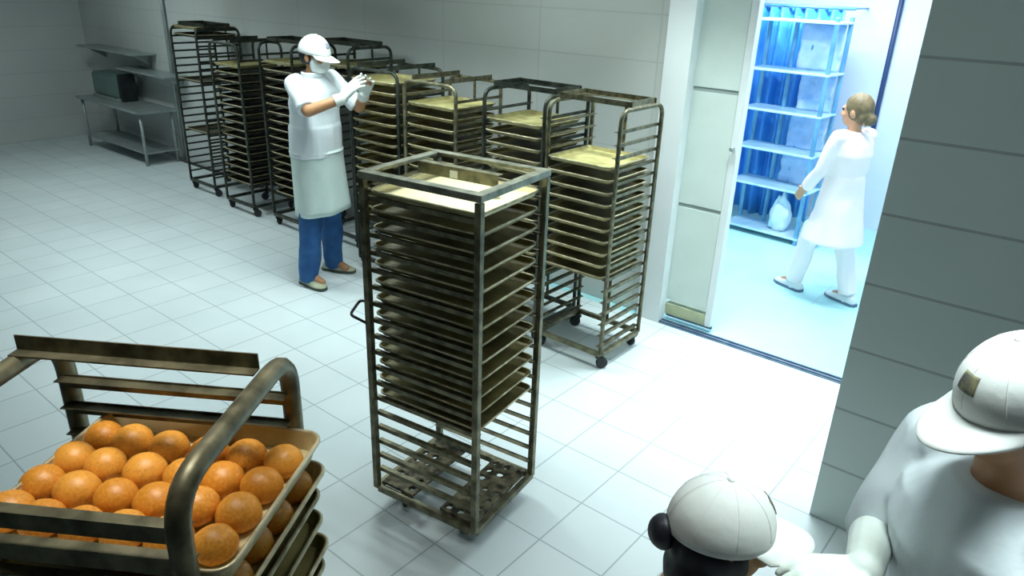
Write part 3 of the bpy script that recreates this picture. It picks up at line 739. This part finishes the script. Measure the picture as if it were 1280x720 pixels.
# --- the woman in a white coat walking beyond the doorway
ww = thing('person', 'woman with brown tied hair, pale coat and trousers walking beyond the doorway', 'person', (-.02 * T, 11.42 * T, 0), R(66))
def woman():
    k = .90
    h = Matrix.Translation((.0, .02, 1.40)) @ Matrix.Rotation(R(12), 4, 'Z')
    sh = {1: V((.150, .0, 1.225)), -1: V((-.150, .0, 1.225))}
    el = {1: V((.185, .02, .98)), -1: V((-.19, .06, .98))}
    wr = {1: V((.165, .16, .80)), -1: V((-.17, .19, .82))}
    hp = {1: V((.08, 0, .74)), -1: V((-.08, 0, .74))}
    kn = {1: V((.085, -.06, .41)), -1: V((-.085, .14, .41))}
    an = {1: V((.08, -.17, .08)), -1: V((-.08, .20, .08))}
    rg = V((1, 0, 0))
    bm = bmesh.new(); loft(bm, torso_rings((0, 0, .78), (0, 0, 1.10), (0, .005, 1.26), rg, .84))
    capsule(bm, (0, .005, 1.23), .046, (0, .015, 1.36), .044); head_body(bm, h)
    for s in (-1, 1):
        chain(bm, [sh[s], el[s], wr[s]], [.042, .034, .026]); chain(bm, [hp[s], kn[s], an[s]], [.078, .05, .034]); capsule(bm, an[s], .032, an[s] + V((0, .11, -.045)), .025)
        hand(bm, wr[s], (wr[s] - el[s]), V((-s, 0, 0)), V((0, 1, .2)), .5, .06, .85)
    fuse('body', bm, M['skin_pale'], ww, .0075, 2); eyes(ww, h)
    bm = bmesh.new(); rr = torso_rings((0, 0, .80), (0, 0, 1.10), (0, .005, 1.265), rg, .9, .016); loft(bm, rr[1:])
    loft(bm, [ell_ring((0, .0, z), a, b, 28, p=2.2) for z, a, b in ((.46, .225, .205), (.62, .195, .165), (.80, .168, .128), (.95, .150, .116))])
    for s in (-1, 1):
        capsule(bm, sh[s] * V((.8, 1, 1)), .055, sh[s], .055); capsule(bm, sh[s], .056, el[s], .048); capsule(bm, el[s], .048, wr[s].lerp(el[s], .1), .042, True, False)
    fuse('coat', bm, M['cloth2'], ww, .008, 3, .012, 10)
    bm = bmesh.new()
    for s in (-1, 1): chain(bm, [hp[s], kn[s]], [.095, .072]); capsule(bm, kn[s], .072, an[s] + V((0, 0, -.01)), .064, True, False)
    fuse('trousers', bm, M['cloth2'], ww, .009, 3, .01, 14)
    for s in (-1, 1): shoe(ww, an[s] * V((1, 1, 0)), 0, M['cloth'], M['rail'])
    bm = bmesh.new(); ellipsoid(bm, (0, -.014, .022), (.084, .102, .104)); ellipsoid(bm, (0, -.06, -.03), (.070, .060, .062)); ellipsoid(bm, (0, -.105, -.045), (.045, .042, .042))
    bmesh.ops.bisect_plane(bm, geom=bm.verts[:] + bm.edges[:] + bm.faces[:], plane_co=(0, .055, .03), plane_no=(0, .9, -.42), clear_outer=True)
    bmesh.ops.holes_fill(bm, edges=[e for e in bm.edges if e.is_boundary])
    fuse('hair', bm, M['brown_hair'], ww, .006, 2, .004, 40, h)
    bm = bmesh.new(); tube(bm, [h @ V((.046 * math.cos(2 * math.pi * k_ / 24), -.082, -.045 + .046 * math.sin(2 * math.pi * k_ / 24))) for k_ in range(24)], .006, 8, closed=True); obj('hair_tie', bm, M['skin_pale'], ww, smooth=True)
woman()

# --- worker in the white cap at the lower right, seated on a stool just below the picture
HC = CAM + (fw + rt * ((903 - 640) / FPX) - up * ((664 - 360) / FPX)) * 1.47
face = (rt * 1.0 + fw * .06); face.z = 0; face.normalize()
ya = math.atan2(-face.x, face.y)
wc = thing('person', 'seated worker seen from above in a white cap over black hair, brim pointing right', 'person', (HC.x, HC.y, 0), ya)
def seated():
    h = Matrix.Translation((0, 0, HC.z)) @ Matrix.Rotation(R(3), 4, 'X')
    # body turned away from the head: local body frame rotated left
    br = Matrix.Rotation(R(-14), 4, 'Z')
    B = lambda x, y, z: br @ V((x, y, z))
    zs = HC.z - .20
    pel, che, nk = B(0, -.06, .53), B(0, -.02, zs - .14), B(0, -.01, zs + .015)
    rg = (br @ V((1, 0, 0)))
    sh = {s: B(s * .155, -.02, zs - .03) for s in (-1, 1)}; el = {1: B(.20, .0, zs - .27), -1: B(-.20, .0, zs - .27)}
    wr = {1: B(.11, .22, zs - .32), -1: B(-.11, .22, zs - .32)}
    hp = {s: B(s * .09, -.04, .53) for s in (-1, 1)}; kn = {s: B(s * .12, .27, .52) for s in (-1, 1)}; an = {s: B(s * .12, .25, .085) for s in (-1, 1)}
    bm = bmesh.new(); loft(bm, torso_rings(pel, che, nk, rg, .95, -.01)); capsule(bm, B(0, -.07, zs), .054, V((0, -.02, HC.z - .06)), .052); head_body(bm, h)
    for s in (-1, 1):
        chain(bm, [sh[s], el[s], wr[s]], [.048, .038, .03]); chain(bm, [hp[s], kn[s], an[s]], [.08, .055, .038]); capsule(bm, an[s], .036, an[s] + br @ V((0, .12, -.045)), .03)
        hand(bm, wr[s], wr[s] - el[s], V((0, 0, -1)), V((-s, 0, 0)) , .5, .08, .92)
    fuse('body', bm, M['skin_warm'], wc, .006, 2); eyes(wc, h)
    bm = bmesh.new(); loft(bm, torso_rings(pel, che, nk, rg, .97, .014))
    for s in (-1, 1):
        capsule(bm, sh[s] + rg * (-s * .03), .06, sh[s], .062); capsule(bm, sh[s], .063, sh[s].lerp(el[s], .8), .06, True, False)
    fuse('shirt', bm, M['cloth'], wc, .007, 3, .010, 11)
    bm = bmesh.new()
    for s in (-1, 1): chain(bm, [hp[s], kn[s]], [.10, .078]); capsule(bm, kn[s], .078, an[s], .065, True, False)
    ellipsoid(bm, pel, (.16, .13, .09)); fuse('trousers', bm, M['cloth'], wc, .008, 3, .01, 14)
    for s in (-1, 1): shoe(wc, an[s] * V((1, 1, 0)), R(-14), M['shoe'], M['sole'])
    make_cap(wc, h, M['cap'], M['logo'], 1.02, .092)
    bm = bmesh.new(); ellipsoid(bm, (0, -.016, -.020), (.090, .100, .092)); ellipsoid(bm, (.02, -.045, -.075), (.078, .075, .075))
    bmesh.ops.bisect_plane(bm, geom=bm.verts[:] + bm.edges[:] + bm.faces[:], plane_co=(0, .035, 0), plane_no=(0, 1, -.1), clear_outer=True)
    bmesh.ops.bisect_plane(bm, geom=bm.verts[:] + bm.edges[:] + bm.faces[:], plane_co=(0, 0, .030), plane_no=(0, 0, 1), clear_outer=True)
    bmesh.ops.holes_fill(bm, edges=[e for e in bm.edges if e.is_boundary])
    fuse('hair', bm, M['hair'], wc, .006, 2, .004, 40, h)
    bm = bmesh.new(); ellipsoid(bm, (-.004, -.122, .004), (.034, .028, .040)); fuse('hair_bun', bm, M['hair'], wc, .004, 2, .003, 40, h)
    # the stool under her
    st = thing('stool', 'round wooden stool under the seated worker in the white cap', 'stool', (wc.location.x + (Matrix.Rotation(ya, 4, 'Z') @ B(0, -.06, 0)).x, wc.location.y + (Matrix.Rotation(ya, 4, 'Z') @ B(0, -.06, 0)).y, 0))
    bm = bmesh.new(); loft(bm, [ell_ring((0, 0, z), r_, r_, 28) for z, r_ in ((.39, .15), (.393, .16), (.415, .16), (.42, .15))]); obj('seat', bm, M['stool'], st)
    for k_ in range(4):
        a = math.pi / 4 + k_ * math.pi / 2; bm = bmesh.new(); tube(bm, [(.10 * math.cos(a), .10 * math.sin(a), .39), (.15 * math.cos(a), .15 * math.sin(a), 0)], .014, 10); obj('leg', bm, M['stool'], st)
seated()

# --- worker at the right edge, standing, one gloved hand reaching left
SC = CAM + (fw + rt * ((1245 - 640) / FPX) - up * ((640 - 360) / FPX)) * 1.36
wd = thing('person', 'standing worker in a white shirt at the right edge reaching a gloved hand left', 'person', (SC.x, SC.y, 0), 0)
def reacher():
    f = (-rt * 1.0 - fw * .10); f.z = 0; f.normalize(); rg = V((f.y, -f.x, 0))     # faces left in the picture; rg = own right, away from the camera
    B = lambda a, b, z: rg * a + f * b + V((0, 0, z))
    zs = 1.31
    h = Matrix.Translation(B(0, .03, zs + .20)) @ Matrix(((rg.x, f.x, 0, 0), (rg.y, f.y, 0, 0), (0, 0, 1, 0), (0, 0, 0, 1))) @ Matrix.Rotation(R(-16), 4, 'X')
    pel, che, nk = B(0, -.04, .86), B(0, 0, zs - .13), B(0, .01, zs + .035)
    sh = {1: B(.19, .0, zs), -1: B(-.19, 0, zs)}
    hnd = CAM + (fw + rt * ((1080 - 640) / FPX) - up * ((712 - 360) / FPX)) * 1.40 - V((SC.x, SC.y, 0))
    el = {1: B(.22, .06, zs - .27), -1: B(-.23, .06, zs - .27)}
    wr = {1: hnd, -1: B(-.12, .28, zs - .36)}
    hp = {s: B(s * .09, -.03, .86) for s in (-1, 1)}; kn = {s: B(s * .10, 0, .47) for s in (-1, 1)}; an = {s: B(s * .11, -.03, .085) for s in (-1, 1)}
    bm = bmesh.new(); loft(bm, torso_rings(pel, che, nk, rg, 1, -.01)); capsule(bm, B(0, .0, zs), .056, B(0, .02, zs + .14), .053); head_body(bm, h)
    d = {1: (V((SC.x, SC.y, 0)) * 0 + (wr[1] - el[1])).normalized() * .3 - V((rt.x, rt.y, 0)) * .8 + V((0, 0, .02)), -1: wr[-1] - el[-1]}
    for s in (-1, 1):
        chain(bm, [sh[s], el[s], wr[s]], [.05, .04, .03]); chain(bm, [hp[s], kn[s], an[s]], [.085, .056, .038]); capsule(bm, an[s], .036, an[s] + f * .12 - V((0, 0, .045)), .03)
        hand(bm, wr[s], d[s], V((0, 0, -1)), rg * -s, .55, .08, .92)
    fuse('body', bm, M['skin'], wd, .0065, 2); eyes(wd, h)
    bm = bmesh.new(); loft(bm, torso_rings(pel, che, nk, rg, 1, .016))
    for s in (-1, 1):
        capsule(bm, sh[s] + rg * (-s * .03), .064, sh[s], .068); capsule(bm, sh[s], .070, sh[s].lerp(el[s], 1.0), .062, True, True)
    fuse('shirt', bm, M['cloth'], wd, .006, 3, .012, 12)
    bm = bmesh.new()
    for s in (-1, 1): chain(bm, [hp[s] + V((0, 0, .04)), kn[s]], [.105, .08]); capsule(bm, kn[s], .08, an[s], .066, True, False)
    fuse('trousers', bm, M['cloth'], wd, .008, 3, .01, 14)
    for s in (-1, 1):
        shoe(wd, an[s] * V((1, 1, 0)), math.atan2(-f.x, f.y), M['shoe'], M['sole'])
        bm = bmesh.new(); hand(bm, wr[s], d[s], V((0, 0, -1)), rg * -s, .55, .08, 1.1); capsule(bm, wr[s].lerp(el[s], .75), .047, wr[s], .036, True, True)
        fuse('glove', bm, M['glove'], wd, .004, 1)
    make_cap(wd, h, M['cap'], M['logo'], 1.04)
    bm = shell((0, -.010, .008), (.079, .099, .098), (75, 285), (-38, 20), .006, h, 28, 8); obj('hair', bm, M['hair'], wd, smooth=True)
reacher()

# ------------------------------------------------------------------ beyond the doorway: blue sheeting and the wrapped rack
bm = bmesh.new(); n = 90; A = []; z_lo, z_hi = .25 * T, 6.5 * T
rows = 10
for t_ in (0, .006):
    g = []
    for j in range(rows + 1):
        row = []
        for i in range(n + 1):
            u = i / n; x_ = (-5.7 + 3.5 * u) * T; z = z_lo + (z_hi - z_lo) * j / rows
            y_ = 16.6 * T + .045 * math.sin(u * 62 + .5 * math.sin(j * .4)) + .02 * math.sin(u * 23 + 1) + t_ + .02 * noise.noise(V((u * 8, j * .5, 0)))
            row.append(bm.verts.new((x_, y_, z + .03 * math.sin(u * 9) * (j == 0))))
        g.append(row)
    A.append(g)
for k_ in (0, 1):
    for j in range(rows):
        for i in range(n): bm.faces.new((A[k_][j][i], A[k_][j][i + 1], A[k_][j + 1][i + 1], A[k_][j + 1][i]))
for i in range(n):
    for j in (0, rows): bm.faces.new((A[0][j][i], A[0][j][i + 1], A[1][j][i + 1], A[1][j][i]))
for j in range(rows):
    for i in (0, n): bm.faces.new((A[0][j][i], A[0][j + 1][i], A[1][j + 1][i], A[1][j][i]))
ct = tag(obj('plastic_curtain', bm, M['tarp'], smooth=True), 'bright blue plastic sheet hanging in folds behind the wrapped rack', 'curtain')
bm = bmesh.new(); tube(bm, [(-5.9 * T, 16.62 * T, 6.55 * T), (-2.0 * T, 16.62 * T, 6.55 * T)], .014, 10); obj('curtain_rail', bm, M['bluesteel'], ct, smooth=True)
for x_ in (-5.8, -2.1):
    bm = bmesh.new(); tube(bm, [(x_ * T, 16.62 * T, 6.55 * T), (x_ * T, YB2 * T, 6.55 * T)], .008, 8); obj('rail_bracket', bm, M['bluesteel'], ct)
br_ = thing('storage_rack', 'pale blue rack with shelves wrapped in plastic beyond the doorway', 'rack', (-3.0 * T, 15.4 * T, 0), R(-4))
hx, hy = 1.15 * T, .5 * T
for sx in (-1, 1):
    for sy in (-1, 1):
        bm = bevel_box(sx * hx - .016, sx * hx + .016, sy * hy - .016, sy * hy + .016, .0, 6.35 * T, .003, 1); obj('post', bm, M['bluesteel'], br_)
bm = bmesh.new()
for x_ in (-.32 * T, .25 * T): tube(bm, [(x_, hy - .02, .1 * T), (x_, hy - .02, 6.3 * T)], .02, 10)
obj('back_strut', bm, M['bluesteel'], br_)
for z in (.18, 1.55, 2.62, 3.74, 4.86, 6.2):
    s = obj('shelf', bevel_box(-hx - .02, hx + .02, -hy - .02, hy + .02, z * T - .009, z * T + .009, .003, 1), M['shelf_blue'], br_)
# crumpled clear-blue wrap panels round the upper right bays
def drape(x0, x1, z0, z1, y0, amp, seed):
    bm = bmesh.new(); nu, nv = 18, 18; L = []
    for t_ in (0, .004):
        g = []
        for j in range(nv + 1):
            row = []
            for i in range(nu + 1):
                u, v_ = i / nu, j / nv
                p = V((x0 + (x1 - x0) * u, y0 + t_, z0 + (z1 - z0) * v_)); d_ = noise.noise(V((u * 3 + seed, v_ * 3, seed))) + .5 * noise.noise(V((u * 8, v_ * 8 + seed, 3)))
                p.y += amp * d_ ; p.x += amp * .5 * noise.noise(V((v_ * 4, u * 2, seed)))
                row.append(bm.verts.new(p))
            g.append(row)
        L.append(g)
    for k_ in (0, 1):
        for j in range(nv):
            for i in range(nu): bm.faces.new((L[k_][j][i], L[k_][j][i + 1], L[k_][j + 1][i + 1], L[k_][j + 1][i]))
    for i in range(nu):
        for j in (0, nv): bm.faces.new((L[0][j][i], L[0][j][i + 1], L[1][j][i + 1], L[1][j][i]))
    for j in range(nv):
        for i in (0, nu): bm.faces.new((L[0][j][i], L[0][j + 1][i], L[1][j + 1][i], L[1][j][i]))
    return bm
for (x0, x1, z0, z1, sd) in ((-.1, 1.1, 4.9, 6.15, 1), (.1, 1.1, 3.78, 4.8, 2), (.0, 1.1, 2.66, 3.7, 3), (-.05, 1.1, 1.6, 2.58, 4)):
    obj('wrap_panel', drape(x0 * T, x1 * T, z0 * T, z1 * T, hy - .05, .03, sd), M['bluewrap'], br_, smooth=True)
def bag(name, loc, s, label):
    bm = bmesh.new(); bmesh.ops.create_icosphere(bm, subdivisions=4, radius=1)
    for v in bm.verts:
        d_ = 1 + .22 * noise.noise(v.co * 2.1 + V(loc)) + .10 * noise.noise(v.co * 5)
        z = v.co.z; k_ = 1 - .45 * max(0, z)
        v.co = V((v.co.x * d_ * s[0] * k_, v.co.y * d_ * s[1] * k_, max(-.82, z * d_) * s[2] + .82 * s[2]))
    o = obj(name, bm, M['wrap'], None, loc, smooth=True); return tag(o, label, 'bag', 'plastic bags by the blue rack')
bag('plastic_bag', (-2.62 * T, 15.3 * T, .18 * T + .012), (.10, .09, .19), 'crumpled white plastic bag on the bottom shelf of the blue rack')
bag('plastic_bag', (-1.55 * T, 15.0 * T, 0), (.09, .09, .17), 'crumpled white plastic bag on the floor right of the blue rack')
# blue pipe on the far wall
bm = bmesh.new(); tube(bm, [(-1.22 * T, YB2 * T - .03, .02), (-1.22 * T, YB2 * T - .03, ZC * T)], .022, 10)
tag(obj('wall_pipe', bm, M['strip'], smooth=True), 'dark blue vertical pipe on the far wall behind the walking woman', 'pipe')

# ------------------------------------------------------------------ far left: steel table, wall shelves, pipe
tb = thing('work_table', 'grey steel work table by the wall at the far left', 'table', (-26.0 * T, 6.55 * T, 0), 0)
obj('tabletop', bevel_box(-2.7 * T, 2.7 * T, -.75 * T, .75 * T, 1.95 * T, 2.05 * T, .004), M['table'], tb)
for sx in (-1, 1):
    for sy in (-1, 1):
        bm = bmesh.new(); tube(bm, [(sx * 2.5 * T, sy * .6 * T, 0), (sx * 2.5 * T, sy * .6 * T, 1.95 * T)], .018, 10); obj('leg', bm, M['table'], tb, smooth=True)
obj('undershelf', bevel_box(-2.6 * T, 2.6 * T, -.65 * T, .65 * T, .45 * T, .5 * T, .003), M['table'], tb)
ms = thing('glass_cabinet', 'teal-covered machine with a black side post on the far left table', 'cabinet', (-27.0 * T, 6.75 * T, 2.05 * T), 0)  # stands for a greenish glass cabinet, drawn as an opaque teal box
obj('cover', bevel_box(-1.2 * T, .9 * T, -.4 * T, .4 * T, .12 * T, 1.0 * T, .02), M['teal'], ms)
obj('base', bevel_box(-1.3 * T, 1.0 * T, -.45 * T, .45 * T, 0, .12 * T, .006), M['table'], ms)
obj('side_post', bevel_box(.9 * T, 1.15 * T, -.3 * T, .3 * T, 0, 1.05 * T, .006), M['black'], ms)
for nm, x0, x1, z, lab in (('wall_shelf', -29.6, -24.6, 3.95, 'upper grey wall shelf at the far left'), ('wall_shelf', -26.2, -22.4, 3.35, 'lower grey wall shelf beside the leftmost rack')):
    s = thing(nm, lab, 'shelf', ((x0 + x1) / 2 * T, YB * T, z * T), 0, 'wall shelves')
    L = (x1 - x0) / 2 * T
    obj('board', bevel_box(-L, L, -.95 * T, 0, -.02, 0, .003), M['table'], s)
    for sx in (-.8, .8):
        bm = bmesh.new(); prism(bm, [(-.002, -.02), (-.24, -.02), (-.002, -.16)], 'x', sx * L - .004, sx * L + .004); obj('bracket', bm, M['table'], s)
bm = bmesh.new(); tube(bm, [(-23.4 * T, YB * T - .03, .02), (-23.4 * T, YB * T - .03, ZC * T)], .02, 10)
tag(obj('wall_pipe', bm, M['table'], smooth=True), 'grey vertical pipe on the back wall above the leftmost rack', 'pipe')

# ------------------------------------------------------------------ view
sc.view_settings.view_transform = 'Standard'; sc.view_settings.look = 'None'
sc.view_settings.exposure = 0.0; sc.view_settings.gamma = 1.0; sc.view_settings.use_curve_mapping = False
